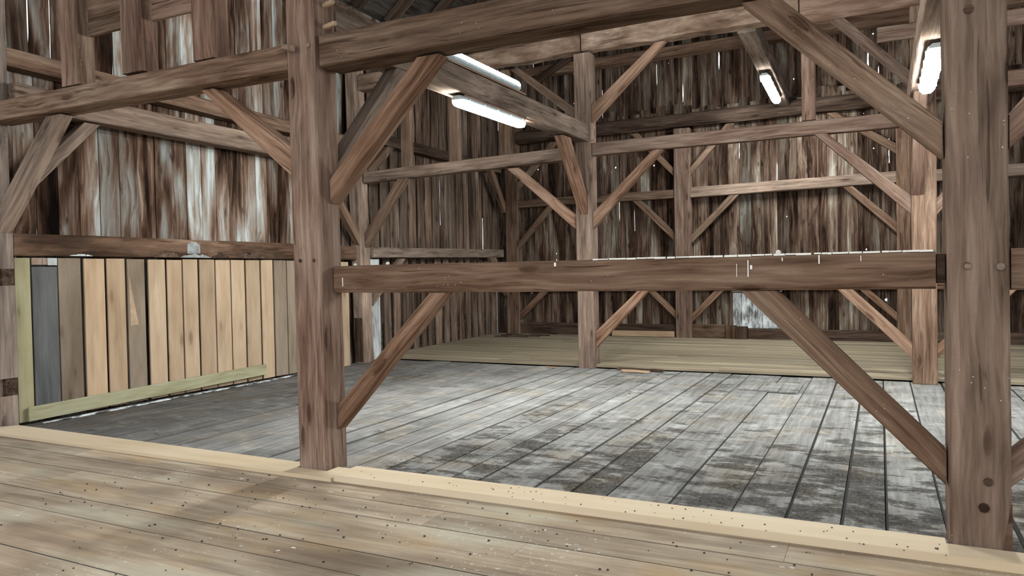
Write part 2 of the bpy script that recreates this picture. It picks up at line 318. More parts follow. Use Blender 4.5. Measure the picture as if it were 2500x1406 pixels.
def siding(mb, bt, axis, seams, z0, z1, d0, thick, back, gap=0.008, opens=(), holes=(), jz=0.0, jw=0.003, bw=0.05):
    """vertical boards with worn edges; battens close the joints except where 'opens' (joint index, za, zb, width) lets daylight in"""
    def P(a, d, z): return (d, a, z) if axis == 'Y' else (a, d, z)
    op = {}
    for s, za, zb, w in opens: op.setdefault(s, []).append((za, zb, w))
    def edge(i, z):
        for za, zb, w in op.get(i, []):
            if za < z < zb: return w / 2
        return gap / 2
    sgn = 1 if back > d0 else -1
    for i in range(len(seams) - 1):
        r = random.random(); a0, a1 = seams[i], seams[i + 1]
        dd = d0 + sgn * random.uniform(0, 0.012)
        top = z1(0.5 * (a0 + a1)) if callable(z1) else z1 + random.uniform(-jz, jz)
        zs = [z0 + (top - z0) * k / max(2, int((top - z0) / 0.35)) for k in range(max(2, int((top - z0) / 0.35)) + 1)]
        hs = [h for h in holes if a0 + 0.03 < h[0] < a1 - 0.03 and z0 < h[1] < top]
        for h in hs:
            zs = [z for z in zs if abs(z - h[1]) > 0.05] + [h[1] - h[2], h[1] - h[2] * 0.5, h[1] + h[2] * 0.5, h[1] + h[2]]
        for s in (i, i + 1):
            for za, zb, w in op.get(s, []):
                zs += [z for z in (za, za + 0.12, zb - 0.12, zb) if z0 < z < top]
        zs = sorted(set(zs))
        L = [a0 + edge(i, z) + random.uniform(-jw, jw) for z in zs]; R = [a1 - edge(i + 1, z) + random.uniform(-jw, jw) for z in zs]
        de = dd + sgn * thick
        for k in range(len(zs) - 1):
            zm = 0.5 * (zs[k] + zs[k + 1]); cuts = [(L[k], R[k], L[k + 1], R[k + 1])]
            for h in hs:
                if abs(zm - h[1]) < h[2]:
                    q = h[2] if abs(zm - h[1]) < h[2] * 0.4 else h[2] * 0.55
                    cuts = [(L[k], h[0] - q, L[k + 1], h[0] - q), (h[0] + q, R[k], h[0] + q, R[k + 1])]
            for l0, r0, l1, r1 in cuts:
                mb.hexa([P(l0, dd, zs[k]), P(r0, dd, zs[k]), P(r0, de, zs[k]), P(l0, de, zs[k]),
                         P(l1, dd, zs[k + 1]), P(r1, dd, zs[k + 1]), P(r1, de, zs[k + 1]), P(l1, de, zs[k + 1])], r)
    for i in range(len(seams)):
        a = seams[i]; r = random.random()
        top = (z1(a) if callable(z1) else z1) - 0.02
        segs = [(z0, top)]
        for za, zb, w in sorted(op.get(i, [])):
            segs2 = []
            for s0, s1 in segs:
                if zb <= s0 or za >= s1: segs2.append((s0, s1))
                else:
                    if za > s0: segs2.append((s0, za))
                    if zb < s1: segs2.append((zb, s1))
            segs = segs2
        b0 = back + sgn * 0.024 * (i % 2); b1 = b0 + sgn * 0.02
        for s0, s1 in segs:
            lo, hi = sorted((b0, b1))
            if axis == 'Y': bt.box(lo, hi, a - bw, a + bw, s0, s1, r)
            else: bt.box(a - bw, a + bw, lo, hi, s0, s1, r)

# ------------------------------------------------------------------ floors
def planks_x(edges, x0, x1, z, th, gap, mat, name, joints=True, dz=lambda x, y: 0):
    mb = MB()
    for i in range(len(edges) - 1):
        y0, y1 = edges[i], edges[i + 1]
        gp = gap(i) if callable(gap) else (gap, gap)
        xs = [x0]
        while xs[-1] < x1 - 2.0: xs.append(min(x1, xs[-1] + random.uniform(2.2, 4.2)))
        if xs[-1] < x1: xs[-1] = x1
        if not joints: xs = [x0, x1]
        zz = random.uniform(-0.002, 0.002)
        for k in range(len(xs) - 1):
            r = random.random(); a, b = xs[k] + 0.001, xs[k + 1] - 0.001
            c0, c1 = y0 + gp[0] / 2, y1 - gp[1] / 2
            pts = [(a, c0, z - th), (b, c0, z - th), (b, c1, z - th), (a, c1, z - th)]
            pts += [(px_, py_, z + zz + dz(px_, py_)) for px_, py_, _ in pts]
            mb.hexa(pts, r)
    return mb.build(name, mat)
sm = MB()
fe = [-3.0, -2.72, -2.45, -2.18, -1.9, -1.63, -1.36, -1.1, -0.82, -0.55, -0.28, 0.0, 0.27, 0.54, 0.8, 1.07, 1.35, 1.62, 1.9, 2.2, 2.51, 2.76, 3.01, 3.28, 3.52, 3.78, 4.07, 4.46]
wide = {round(v, 2) for v in (3.78, 3.28, 3.01, 2.51, 4.07, 1.9, 1.07)}
fgap = lambda i: tuple(0.016 if round(fe[k], 2) in wide else 0.004 for k in (i, i + 1))
struct(planks_x(fe, -8.9, 6.0, 0.0, 0.04, fgap, 'floor_front', 'floor'), 'tan planked drive floor in front of the threshold boards', 'floor')
for k, y in enumerate(fe[1:-1]):
    g_ = 0.016 if round(y, 2) in wide else 0.004
    sm.box(-8.8, 5.9, y - g_ / 2, y + g_ / 2, -0.03, -0.004)
old_edges = [-8.55, -8.1, -7.7, -7.3, -6.9, -6.45, -5.98, -5.5, -5.15, -4.8, -4.5, -4.2, -3.9, -3.6, -3.25, -2.98, -2.75, -2.28, -1.99, -1.73, -1.29, -0.88, -0.55, -0.23, 0.02, 0.34, 0.7, 1.1, 1.45, 1.85, 2.2, 2.6, 3.0, 3.4, 3.8, 4.2, 4.6, 5.0]
mb = MB()
for i in range(len(old_edges) - 1):
    r = random.random(); g2 = random.choice([0.010, 0.012, 0.016, 0.022]); sm.box(old_edges[i], old_edges[i] + g2, 4.6, 11.25, -0.06, -0.0275)
    a, b = old_edges[i] + g2, old_edges[i + 1] - g2 * 0.4; zz = -0.02 + random.uniform(-0.006, 0.004)
    ys = [4.47, 11.26]
    if random.random() < 0.3: ys.insert(1, random.uniform(8.5, 10.4))
    for k in range(len(ys) - 1):
        mb.box(a, b, ys[k] + 0.002, ys[k + 1] - 0.002, -0.07, zz + random.uniform(-0.003, 0.003), random.random())
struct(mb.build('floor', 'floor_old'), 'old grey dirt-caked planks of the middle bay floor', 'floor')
pe = [11.27 + 0.128 * k for k in range(40)]
struct(planks_x(pe, -8.5, 6.0, 0.0, 0.004, 0.002, 'platform', 'floor', dz=lambda x, y: 0.03 + 0.03 * (y - 11.2) / 5 + 0.012 * max(0.0, (-x - 4) / 4)), 'narrow tan planks of the raised back bay floor', 'floor')
fl_ = [o for o in bpy.data.objects if o.name.startswith('floor')][0]
sm.build('seam_dirt', 'subfloor', fl_)
V, F = box_vf(-9.2, 6, -3, 16.6, -0.5, -0.16)
struct(link('floor', V, F, M['subfloor']), 'black earth seen in gaps below the planks', 'floor')
V, F = box_vf(-60, 60, -50, 80, -0.9, -0.7)
struct(link('ground', V, F, M['snow']), 'pale ground outside seen through the wall gaps', 'ground')

def prism(name, poly, z0, z1, mat, mw=None):
    n = len(poly); V = [(x, y, z0) for x, y in poly] + [(x, y, z1) for x, y in poly]
    F = [tuple(range(n))[::-1], tuple(range(n, 2 * n))] + [(i, (i + 1) % n, (i + 1) % n + n, i + n) for i in range(n)]
    return link(name, V, F, M[mat])
tag(prism('threshold_board', [(-8.38, 4.30), (-3.72, 4.31), (-3.72, 4.60), (-3.89, 4.60), (-3.89, 4.465), (-4.20, 4.465), (-4.20, 4.60), (-8.25, 4.63), (-8.38, 4.44)], 0.0, 0.028, 'strip'),
    'thin pale pine threshold board notched round the left front post', 'board')
tag(prism('threshold_board', [(-3.715, 4.335), (2.4, 4.40), (2.4, 4.70), (0.68, 4.66), (0.66, 4.555), (0.305, 4.555), (0.305, 4.645), (-3.715, 4.615)], 0.0, 0.05, 'strip'),
    'thick pale pine threshold board running to the big right front post', 'board')

# ------------------------------------------------------------------ walls
# left wall, first bay
mb, bt = MB(), MB()
sl = [4.66, 4.90, 5.14, 5.39, 5.65, 5.91, 6.18, 6.44, 6.70, 6.96, 7.20, 7.45, 7.71, 7.95, 8.22, 8.48, 8.72, 8.96, 9.20, 9.46, 9.72, 9.98, 10.24, 10.5, 10.75, 11.0, 11.2]
siding(mb, bt, 'Y', sl, 1.86, 3.96, -8.66, 0.022, -8.685, opens=[(1, 2.3, 3.55, 0.012), (2, 2.1, 2.5, 0.006), (6, 3.0, 3.42, 0.010), (9, 3.2, 3.5, 0.008), (17, 2.6, 3.4, 0.006), (7, 2.6, 2.75, 0.008)], jz=0.05)
siding(mb, bt, 'Y', sl, -0.1, 1.86, -8.66, 0.022, -8.685)
siding(mb, bt, 'Y', sl, 3.80, 6.5, -8.71, 0.022, -8.735, opens=[(1, 4.1, 5.4, 0.015), (2, 4.3, 6.0, 0.022), (3, 3.95, 6.1, 0.02), (4, 4.6, 5.4, 0.008), (5, 3.95, 5.8, 0.014), (6, 3.95, 4.5, 0.014), (7, 4.4, 5.5, 0.008), (8, 4.0, 5.0, 0.006), (9, 4.0, 5.6, 0.014), (10, 4.2, 5.6, 0.006), (12, 4.0, 6.1, 0.034), (13, 4.0, 4.9, 0.010), (14, 3.95, 6.1, 0.022), (15, 3.95, 4.6, 0.010), (17, 4.0, 6.0, 0.012), (19, 4, 5, 0.01)])
mb.box(-8.80, -8.76, -3, 16.6, 5.85, 6.56)
wl = mb.build('wall_left', 'siding_left'); struct(wl, 'streaked old vertical board siding along the left bay', 'wall')
b = bt.build('batten', 'siding_grey', wl)
# left wall, second bay
mb, bt = MB(), MB()
s2 = [11.09]
while s2[-1] < 16.3: s2.append(s2[-1] + random.uniform(0.26, 0.34))
siding(mb, bt, 'Y', s2, 1.86, 6.03, -8.50, 0.022, -8.63, gap=0.045, jw=0.008, bw=0.19, opens=[(9, 2.5, 4.0, 0.03), (15, 2.1, 2.9, 0.035), (17, 2.1, 3.2, 0.04)])
for i in range(len(s2) - 1):
    r = random.random()
    mb.box(-8.52, -8.49, s2[i] + random.uniform(0.04, 0.075), s2[i + 1] - random.uniform(0.04, 0.075), 0.0, 1.88, r)
slt = MB()
for k in range(5): slt.box(-8.62, -8.60, 11.0, 16.3, 0.0 + k * 0.13, 0.112 + k * 0.13)
mb.box(-8.72, -8.70, 11.2, 16.5, -0.2, 2.0)
w2 = mb.build('wall_left', 'siding_grey'); struct(w2, 'gapped grey vertical board siding along the left back bay', 'wall')
bt.build('batten', 'dark', w2); slt.build('low_slats', 'grey_z', w2)
# back wall (gable)
def gable(x): return 6.57 + 0.8 * (x + 8.7) if x < 0 else 6.57 + 0.8 * (8.7 - x)
mb, bt = MB(), MB()
sb = [-8.45]
while sb[-1] < 5.2: sb.append(sb[-1] + random.uniform(0.15, 0.25))
holes = []
for _ in range(60):
    holes.append((random.uniform(-7.8, 1.8), random.uniform(0.4, 6.3), random.uniform(0.008, 0.022)))
holes += [(-0.95, 3.06, 0.03), (-1.47, 1.83, 0.015), (-2.92, 0.64, 0.025), (0.1, 0.88, 0.03), (0.9, 2.3, 0.03), (2.2, 3.9, 0.035), (0.15, 3.6, 0.02)]
ops = []
for i in range(len(sb)):
    if random.random() < 0.22:
        z = random.uniform(0.6, 4.2); ops.append((i, z, z + random.uniform(0.2, 0.7), random.uniform(0.008, 0.02)))
lowx = [s for s in sb]
# hatch opening covered by the pale boards is left in the siding
siding(mb, bt, 'X', sb, 0.02, 5.12, 16.30, 0.022, 16.325, gap=0.006, opens=ops, holes=holes, jz=0.12, jw=0.006)
ops = []
for i in range(len(sb)):
    if random.random() < 0.25:
        z = random.uniform(5.0, 6.2); ops.append((i, z, z + random.uniform(0.2, 0.9), random.uniform(0.012, 0.03)))
siding(mb, bt, 'X', sb, 4.70, gable, 16.40, 0.022, 16.425, gap=0.006, opens=ops, holes=[(h[0] * 0.93, 5.0 + h[1] * 0.3, h[2] * 1.2) for h in holes[:30]], jw=0.006)
wb = mb.build('wall_back', 'siding_back'); struct(wb, 'tall streaked board siding of the back gable wall', 'wall')
bt.build('batten', 'dark', wb)
# roof
mb = MB()
for k in range(-2, 40):
    for sgn in (-1, 1):
        xa, xc = 8.7 - 0.24 * k, 8.7 - 0.24 * (k + 1) + 0.012
        if xc < -0.9: continue
        za, zc = 6.6 + 0.8 * (8.7 - xa), 6.6 + 0.8 * (8.7 - xc)
        p = [(sgn * xa, -3, za), (sgn * xc, -3, zc), (sgn * xc, 16.6, zc), (sgn * xa, 16.6, za)]
        mb.hexa(p + [(q[0], q[1], q[2] + 0.03) for q in p], random.random())
rf = mb.build('ceiling', 'roof'); struct(rf, 'dark roof boards high above the frame', 'ceiling')
for k, y in enumerate((11.9, 12.9, 13.9, 14.9, 15.8, 10.9, 9.9)):
    o = bar('rafter', (-8.68, y, 6.58), (-8.52, y, 6.43), (0, y, 13.53), (0, y, 13.3), (0, 0.12, 0), 'dark')
    tag(o, 'dark sloping rafter under the high roof boards above the back left bay', 'rafter', 'rafters under the roof')
yb('wall_plate', -2.0, 16.3, -8.66, -8.40, 6.05, 6.3, 'dark', 'dark wall plate along the top of the left wall under the rafters', 'beam')
xb('roof_purlin', -6.0, 6, 12.4, 12.55, 8.2, 8.35, 'dark') and None
o = bpy.data.objects['roof_purlin']; bpy.data.objects.remove(o)

# ------------------------------------------------------------------ front frame
A = post('timber_post', -4.187, -3.905, 4.48, 4.74, 0.0, 5.2, 'red', 'thick reddish-brown post standing on the notched threshold board', dx=-0.04)
B = post('timber_post', 0.325, 0.607, 4.57, 4.84, 0.0, 5.2, 'grey', 'massive grey-brown post with bored peg hole beside the thick threshold board', dx=-0.02)
def peg(parent, c, axis, r, L, mat='pine_brown', name='peg'):
    c = Vector(c); ax = Vector(axis).normalized(); q = ax.orthogonal().normalized(); w = ax.cross(q); V = []; F = []
    for i, s in enumerate((-0.5, 0.4, 0.5)):
        rr = r * (0.8 if i == 2 else 1)
        for k in range(8):
            t = k * math.pi / 4; V.append(c + ax * s * L + q * rr * math.cos(t) + w * rr * math.sin(t))
    for i in range(2):
        for k in range(8): F.append((i * 8 + k, i * 8 + (k + 1) % 8, i * 8 + 8 + (k + 1) % 8, i * 8 + 8 + k))
    F += [tuple(range(8)), tuple(range(16, 24))]
    return link(name, V, F, M[mat], parent, Matrix.Identity(4))
peg(A, (-3.88, 4.60, 3.70), (1, -0.2, 0.05), 0.022, 0.12, 'pine'); peg(A, (-3.87, 4.60, 3.53), (1, -0.1, 0.1), 0.022, 0.13, 'pine')
bar('wedge', (-4.24, 4.45, 3.41), (-4.24, 4.45, 3.36), (-4.10, 4.38, 3.36), (-4.10, 4.38, 3.31), (0.03, 0.05, 0.0), 'grey', parent=A)
peg(A, (-4.085, 4.475, 3.93), (0, 1, 0), 0.022, 0.02, 'dark', 'peg_hole'); peg(A, (-3.98, 4.478, 3.36), (0, 1, 0), 0.018, 0.02, 'pine_brown')
peg(A, (-4.12, 4.478, 1.68), (0, 1, 0), 0.014, 0.012, 'dark', 'peg_hole'); peg(A, (-3.98, 4.478, 1.68), (0, 1, 0), 0.014, 0.012, 'dark', 'peg_hole')
peg(B, (0.41, 4.568, 1.545), (0, 1, 0), 0.019, 0.012, 'dark', 'peg_hole'); peg(B, (0.413, 4.566, 1.539), (0, 1, 0), 0.0165, 0.014, 'grey')
peg(B, (0.56, 4.566, 1.535), (0, 1, 0), 0.020, 0.016, 'grey')
peg(B, (0.425, 4.568, 2.89), (0, 1, 0), 0.024, 0.012, 'dark', 'knot'); peg(B, (0.50, 4.568, 0.40), (0, 1, 0), 0.022, 0.012, 'dark', 'knot'); peg(B, (0.48, 4.568, 0.26), (0, 1, 0), 0.026, 0.012, 'dark', 'knot')
pts = [(0.606, 0.004), (0.606, 0.30), (0.590, 0.22), (0.572, 0.10), (0.560, 0.004)]
V = [(x, 4.566, z) for x, z in pts] + [(x, 4.572, z) for x, z in pts]
link('rotted_corner', V, [(0, 1, 2, 3, 4), (9, 8, 7, 6, 5)] + [(k, (k + 1) % 5, (k + 1) % 5 + 5, k + 5) for k in range(5)], M['stained'], B, Matrix.Identity(4))
gi = xb('timber_girt', -3.895, 0.275, 4.60, 4.76, 1.42, 1.63, 'brown', 'waist-high brown girt between the two front posts', 'beam', dz=0.0)
bar('tenon', (0.27, 4.65, 1.61), (0.27, 4.65, 1.45), (0.321, 4.65, 1.61), (0.321, 4.65, 1.45), (0, 0.08, 0), 'dark', parent=gi)
xb('tie_beam', -3.90, 0.312, 4.50, 4.76, 3.185, 3.435, 'brown', 'heavy brown overhead tie beam between the two front posts', dz=-0.02)
xb('tie_beam', -8.40, -4.217, 4.50, 4.76, 3.245, 3.445, 'brown', 'overhead tie beam from left wall to reddish front post, carrying studs', dz=-0.03)
xb('tie_beam', 0.605, 3.4, 4.60, 4.84, 3.16, 3.41, 'brown')['label'] = 'overhead tie beam running right from the massive grey-brown post'
o = bpy.data.objects['tie_beam.002']; tag(o, o['label'], 'beam')
xb('timber_girt', 0.61, 3.4, 4.64, 4.80, 1.41, 1.63, 'brown', 'waist-high girt running right from the massive grey-brown post', 'beam')
xbr(-3.905, 0.32, 0.51, -3.0, -2.85, 1.42, 4.62, 4.74, 'tan', 'tan-brown brace rising from reddish post foot to waist-high girt')
xbr(0.317, 0.34, 0.53, -0.56, -0.77, 1.42, 4.63, 4.75, 'brown', 'grey-brown brace from massive post foot up to waist-high girt')
xbr(0.308, 2.13, 2.33, -0.53, -0.74, 3.155, 4.63, 4.75, 'brown', 'wide grained brace from massive post up to heavy overhead tie beam')
xbr(-3.91, 2.13, 2.32, -3.06, -2.86, 3.165, 4.60, 4.74, 'tan', 'brown brace from reddish post up to heavy overhead tie beam')
xbr(-4.212, 2.30, 2.54, -5.17, -5.33, 3.208, 4.60, 4.75, 'tan', 'pale-topped brace from reddish post leftward up to overhead tie beam')
xbr(-8.40, 2.08, 2.36, -7.52, -7.28, 3.225, 4.58, 4.715, 'grey', 'grey-brown brace from left wall post up to stud-carrying tie beam')
xbr(0.607, 0.36, 0.54, 1.5, 1.7, 1.41, 4.64, 4.76, 'red', 'reddish brace at foot of massive post on its right side')
xbr(0.607, 2.15, 2.33, 1.45, 1.65, 3.16, 4.64, 4.76, 'red', 'reddish brace high on the right side of the massive post')
for x0, x1, lab, mt in ((-7.13, -6.96, 'leftmost stud on the left tie beam, beside a slim strip', 'red'), (-6.23, -5.95, 'wide reddish middle stud on the left tie beam', 'red'), (-5.30, -5.04, 'wide reddish stud on left tie beam nearest the front post', 'red'), (-6.95, -6.86, 'slim dark strip against the leftmost stud on left tie beam', 'brown')):
    post('timber_stud', x0, x1, 4.50, 4.68, 3.432 if x0 > -6 else 3.448, 5.1, mt, lab, 'stud', dx=-0.03)
for x0, x1, z0, z1, lab in ((-6.85, -6.268, 3.92, 4.08, 'lower brown board between first and middle studs'), (-6.85, -6.268, 4.085, 4.40, 'upper brown board between first and middle studs'), (-5.94, -5.34, 3.915, 4.06, 'lower red-brown board between middle and third studs'), (-5.94, -5.34, 4.065, 4.40, 'upper red-brown board between middle and third studs')):
    xb('cross_board', x0, x1, 4.60, 4.64, z0, z1, 'red' if x0 > -6 else 'brown', lab, 'board', chamfer=0.004)

# left wall frame: post with mortise pockets is built from stacked blocks in one mesh
mbp = MB()
for x1, z0, z1 in ((-8.40, 0.0, 0.33), (-8.46, 0.33, 0.52), (-8.39, 0.52, 1.52), (-8.46, 1.52, 1.70), (-8.40, 1.70, 2.10), (-8.43, 2.10, 3.3), (-8.41, 3.3, 5.2)):
    mbp.box(-8.64, x1, 4.46, 4.72, z0, z1, 0.4)
o = mbp.build('timber_post', 'grey_z'); tag(o, 'grey notched post with mortise pockets at the left wall corner', 'post')
for z0, z1, y0 in ((1.52, 1.70, 4.60), (0.33, 0.52, 4.60)):
    V, F = box_vf(-8.458, -8.405, y0, 4.718, z0 + 0.002, z1 - 0.002); link('mortise_cheek', V, F, M['dark'], o, Matrix.Identity(4))
post('patch_board', -8.56, -8.40, 4.42, 4.455, 0.03, 0.25, 'pale', 'short pale patch board at foot of the notched wall post', 'board')
yb('wall_beam', 4.72, 10.6, -8.50, -8.28, 3.43, 3.70, 'grey', 'thick grey-brown horizontal beam along the left wall above the brace')
yb('wall_beam', 4.72, 10.6, -8.63, -8.42, 3.90, 4.10, 'brown', 'upper horizontal rail high on the left wall', dz=-0.06)
sg = yb('wall_girt', 4.73, 10.6, -8.645, -8.42, 1.84, 2.09, 'stained', 'stained brown girt above the new pine boards', 'beam', jit=0.004)
def crust(name, mat, y0, y1, zb, top, seed, pw=0.7):
    rr = random.Random(seed); n = 14; up = [(y0 + (y1 - y0) * k / n, zb + max(0.006, (top - zb) * math.sin(math.pi * (k + 0.15) / (n + 0.3)) ** pw * (rr.uniform(0.6, 1.1) if pw > 0.3 else rr.uniform(0.92, 1.05)))) for k in range(n + 1)]
    V = [(-8.408, y, zb) for y, z in up] + [(-8.408, y, z) for y, z in up]; m = n + 1
    V += [(-8.42, y, z) for _, y, z in V]
    F = [(k, k + 1, m + k + 1, m + k) for k in range(n)] + [(2 * m + k, 3 * m + k, 3 * m + k + 1, 2 * m + k + 1) for k in range(n)] + [(m + k, m + k + 1, 3 * m + k + 1, 3 * m + k) for k in range(n)] + [(k, 2 * m + k, 2 * m + k + 1, k + 1) for k in range(n)] + [(0, m, 3 * m, 2 * m), (n, 2 * m + n, 3 * m + n, m + n)]
    link(name, V, F, M[mat], sg, Matrix.Identity(4))
crust('white_crust', 'pale', 6.86, 7.36, 1.845, 1.90, 1); crust('grey_stain', 'pale', 6.97, 7.18, 1.90, 2.06, 2, 0.12)
crust('rot_stain', 'dark', 6.45, 6.85, 1.845, 1.93, 3); crust('rot_stain', 'dark', 7.37, 7.7, 1.845, 1.92, 4); crust('rot_stain', 'dark', 7.8, 8.4, 1.845, 1.93, 5); crust('white_crust', 'pale', 5.35, 5.62, 1.847, 1.875, 6)
ybr(4.735, 2.38, 2.58, 5.53, 5.73, 3.42, -8.46, -8.34, 'grey', 'brace along left wall from notched post to thick beam')
ybr(10.6, 2.1, 2.32, 9.72, 9.5, 3.43, -8.46, -8.34, 'brown', 'brace along left wall on front side of the second wall post')
D = post('timber_post', -8.52, -8.30, 10.6, 10.88, -0.02, 6.01, 'grey', 'second post on the left wall, patched brown at its foot', dx=-0.10)
bar('repair_patch', (-8.50, 10.59, 0.0), (-8.33, 10.59, 0.0), (-8.50, 10.585, 0.8), (-8.33, 10.585, 0.8), (0, 0.012, 0), 'stained', parent=D)
post('wall_plank', -8.40, -8.37, 10.92, 11.2, 0.0, 1.86, 'pale', 'whitish plank standing just behind the second left wall post', 'board')
post('new_board', -8.40, -8.37, 9.95, 10.3, -0.02, 1.8, 'pine', 'pale pine board in gap between front post and second wall post', 'board')
yb('wall_girt', 10.89, 16.1, -8.48, -8.27, 1.88, 2.07, 'grey', 'grey girt on the left wall of the back bay', 'beam', dz=0.06)
yb('wall_beam', 10.88, 16.1, -8.48, -8.30, 4.0, 4.2, 'dark', 'dark upper beam on the left wall of the back bay')
ybr(10.88, 3.28, 3.5, 11.5, 11.72, 4.0, -8.45, -8.33, 'brown', 'brace from second wall post to dark upper beam of back bay')
ybr(16.06, 3.02, 3.26, 15.5, 15.28, 4.0, -8.30, -8.18, 'brown', 'brace from corner post up to dark upper beam of back bay')
ybr(10.88, 1.0, 1.2, 11.75, 11.95, 1.875, -8.36, -8.285, 'grey', 'low brace from second wall post under back bay girt')
ybr(16.06, 1.0, 1.25, 15.5, 15.2, 1.935, -8.27, -8.17, 'brown', 'low brace from corner post under back bay girt')

# ------------------------------------------------------------------ middle frame
xb('tie_beam', -8.30, -4.43, 10.68, 10.88, 3.22, 3.42, 'grey', 'tie beam with tall studs from second wall post to middle post', dy=0.52, dz=0.17)
Cp = post('timber_post', -4.425, -4.145, 11.2, 11.46, -0.02, 5.072, 'grey', 'middle post standing at the edge of the back bay platform')
peg(Cp, (-4.12, 11.22, 3.86), (1, -0.2, 0), 0.012, 0.07, 'pine'); peg(Cp, (-4.12, 11.22, 3.66), (1, -0.2, 0), 0.012, 0.07, 'pine')
Ep = post('timber_post', 0.375, 0.665, 11.1, 11.37, -0.02, 4.955, 'brown', 'reddish post beyond the massive front post at platform edge')
xb('timber_girt', -4.14, 0.375, 11.22, 11.37, 3.42, 3.62, 'red', 'high reddish girt from middle post to reddish platform-edge post', 'beam', dz=0.0)
xb('timber_girt', 0.665, 4.5, 11.22, 11.37, 3.80, 4.0, 'red', 'reddish girt running right from the platform-edge post', 'beam')
xb('timber_girt', -4.145, 0.375, 11.26, 11.40, 1.27, 1.50, 'brown', 'low girt behind the waist-high front girt at platform edge', 'beam')
xb('timber_girt', 0.665, 4.5, 11.2, 11.36, 1.27, 1.50, 'brown', 'low girt right of the reddish platform-edge post', 'beam')
xb('hewn_beam', -8.37, -4.29, 10.66, 10.92, 4.88, 5.16, 'hewn', 'rough hewn tie beam left of the middle post, partly hidden', dy=0.52, dz=0.23, jit=0.012, chamfer=0.03)
xb('hewn_beam', -4.285, -1.0, 11.19, 11.46, 5.105, 5.40, 'hewn', 'rough hewn pale-streaked tie beam resting on the middle post', dz=-0.01, dz1=0.08, jit=0.012, chamfer=0.03)
xb('hewn_beam', -0.995, 4.5, 11.17, 11.46, 4.98, 5.42, 'orange', 'newer orange-brown spliced beam at the right of the hewn beam', dz=-0.0, jit=0.008, chamfer=0.03)
xb('rail_board', -0.02, 3.5, 11.03, 11.09, 4.53, 4.73, 'red', 'reddish rail nailed across the reddish platform-edge post near top', 'board', dz=-0.05)
xbr(-4.145, 3.95, 4.22, -3.09, -2.92, 5.075, 11.25, 11.37, 'tan', 'slim brace from middle post rightward up to hewn beam')
xbr(-4.425, 4.03, 4.22, -5.42, -5.60, 5.00, 11.22, 11.34, 'brown', 'slim brace from middle post leftward up to hewn beam')
xbr(-4.145, 2.24, 2.50, -3.14, -2.98, 3.42, 11.23, 11.35, 'tan', 'bright tan brace from middle post up to high reddish girt')
xbr(-4.425, 2.25, 2.48, -5.44, -5.64, 3.32, 11.14, 11.26, 'tan', 'pale brace from middle post leftward up to studded tie beam')
xbr(-4.145, 0.31, 0.57, -3.40, -3.22, 1.27, 11.28, 11.40, 'tan', 'tan brace at foot of middle post, right side')
xbr(0.375, 0.30, 0.52, -0.38, -0.57, 1.27, 11.14, 11.27, 'tan', 'tan brace at foot of reddish platform-edge post, left side')
xbr(0.665, 0.31, 0.48, 1.4, 1.6, 1.27, 11.2, 11.3, 'tan', 'tan brace at foot of reddish platform-edge post, right side')
xbr(0.375, 2.23, 2.48, -0.66, -0.82, 3.42, 11.18, 11.30, 'red', 'reddish brace from platform-edge post up to high reddish girt')
xbr(0.665, 2.20, 2.42, 1.75, 1.95, 3.80, 11.2, 11.32, 'red', 'reddish brace right of platform-edge post above the waist girt')
xbr(0.375, 3.93, 4.13, -0.42, -0.60, 4.96, 11.14, 11.26, 'red', 'reddish brace from platform-edge post up to spliced orange beam')
xbr(-8.325, 2.06, 2.33, -7.58, -7.38, 3.25, 10.72, 10.84, 'brown', 'brown brace from second wall post up to studded tie beam')
ybr(11.2, 2.47, 2.76, 10.50, 10.20, 3.60, -4.36, -4.21, 'tan', 'brace reaching forward from middle post to the lamp-carrying beam')
ybr(11.1, 2.47, 2.80, 10.40, 10.10, 3.64, 0.375, 0.52, 'red', 'brace reaching forward from platform-edge post to right overhead beam')
ybr(4.74, 2.20, 2.42, 5.66, 5.90, 3.47, -4.12, -3.98, 'grey', 'mottled grey brace behind reddish post up to lamp-carrying beam')
ybr(4.84, 2.20, 2.42, 5.7, 5.9, 3.66, 0.46, 0.60, 'dark', 'dark brace behind massive post up to right overhead beam')
post('timber_stud', -7.70, -7.49, 11.0, 11.12, 3.465, 4.895, 'brown', 'first stud on the studded tie beam from the wall', 'stud', dx=0.0, dy=0.0)
post('timber_stud', -6.76, -6.55, 11.1, 11.22, 3.508, 4.945, 'brown', 'middle stud on the studded tie beam, below the lamp', 'stud')
post('timber_stud', -5.82, -5.61, 11.2, 11.32, 3.548, 4.995, 'brown', 'stud on the studded tie beam nearest the middle post', 'stud')
post('timber_stud', -0.98, -0.80, 11.23, 11.36, 3.63, 4.955, 'red', 'reddish stud between high reddish girt and orange beam', 'stud')
# lengthwise ties that carry the lamps
yb('lamp_beam', 4.765, 11.2, -4.19, -3.95, 3.445, 3.72, 'grey', 'grey overhead beam from reddish post to middle post carrying two lamps', dx=-0.225, dz=0.2)
yb('lamp_beam', 4.84, 11.1, 0.335, 0.60, 3.67, 3.93, 'grey', 'overhead beam behind massive post carrying one lamp underneath', dz=-0.03)
yb('lamp_beam', 11.47, 16.0, -1.89, -1.63, 5.07, 5.36, 'grey', 'beam from hewn beam to back wall carrying the far lamp', dz=-0.22)

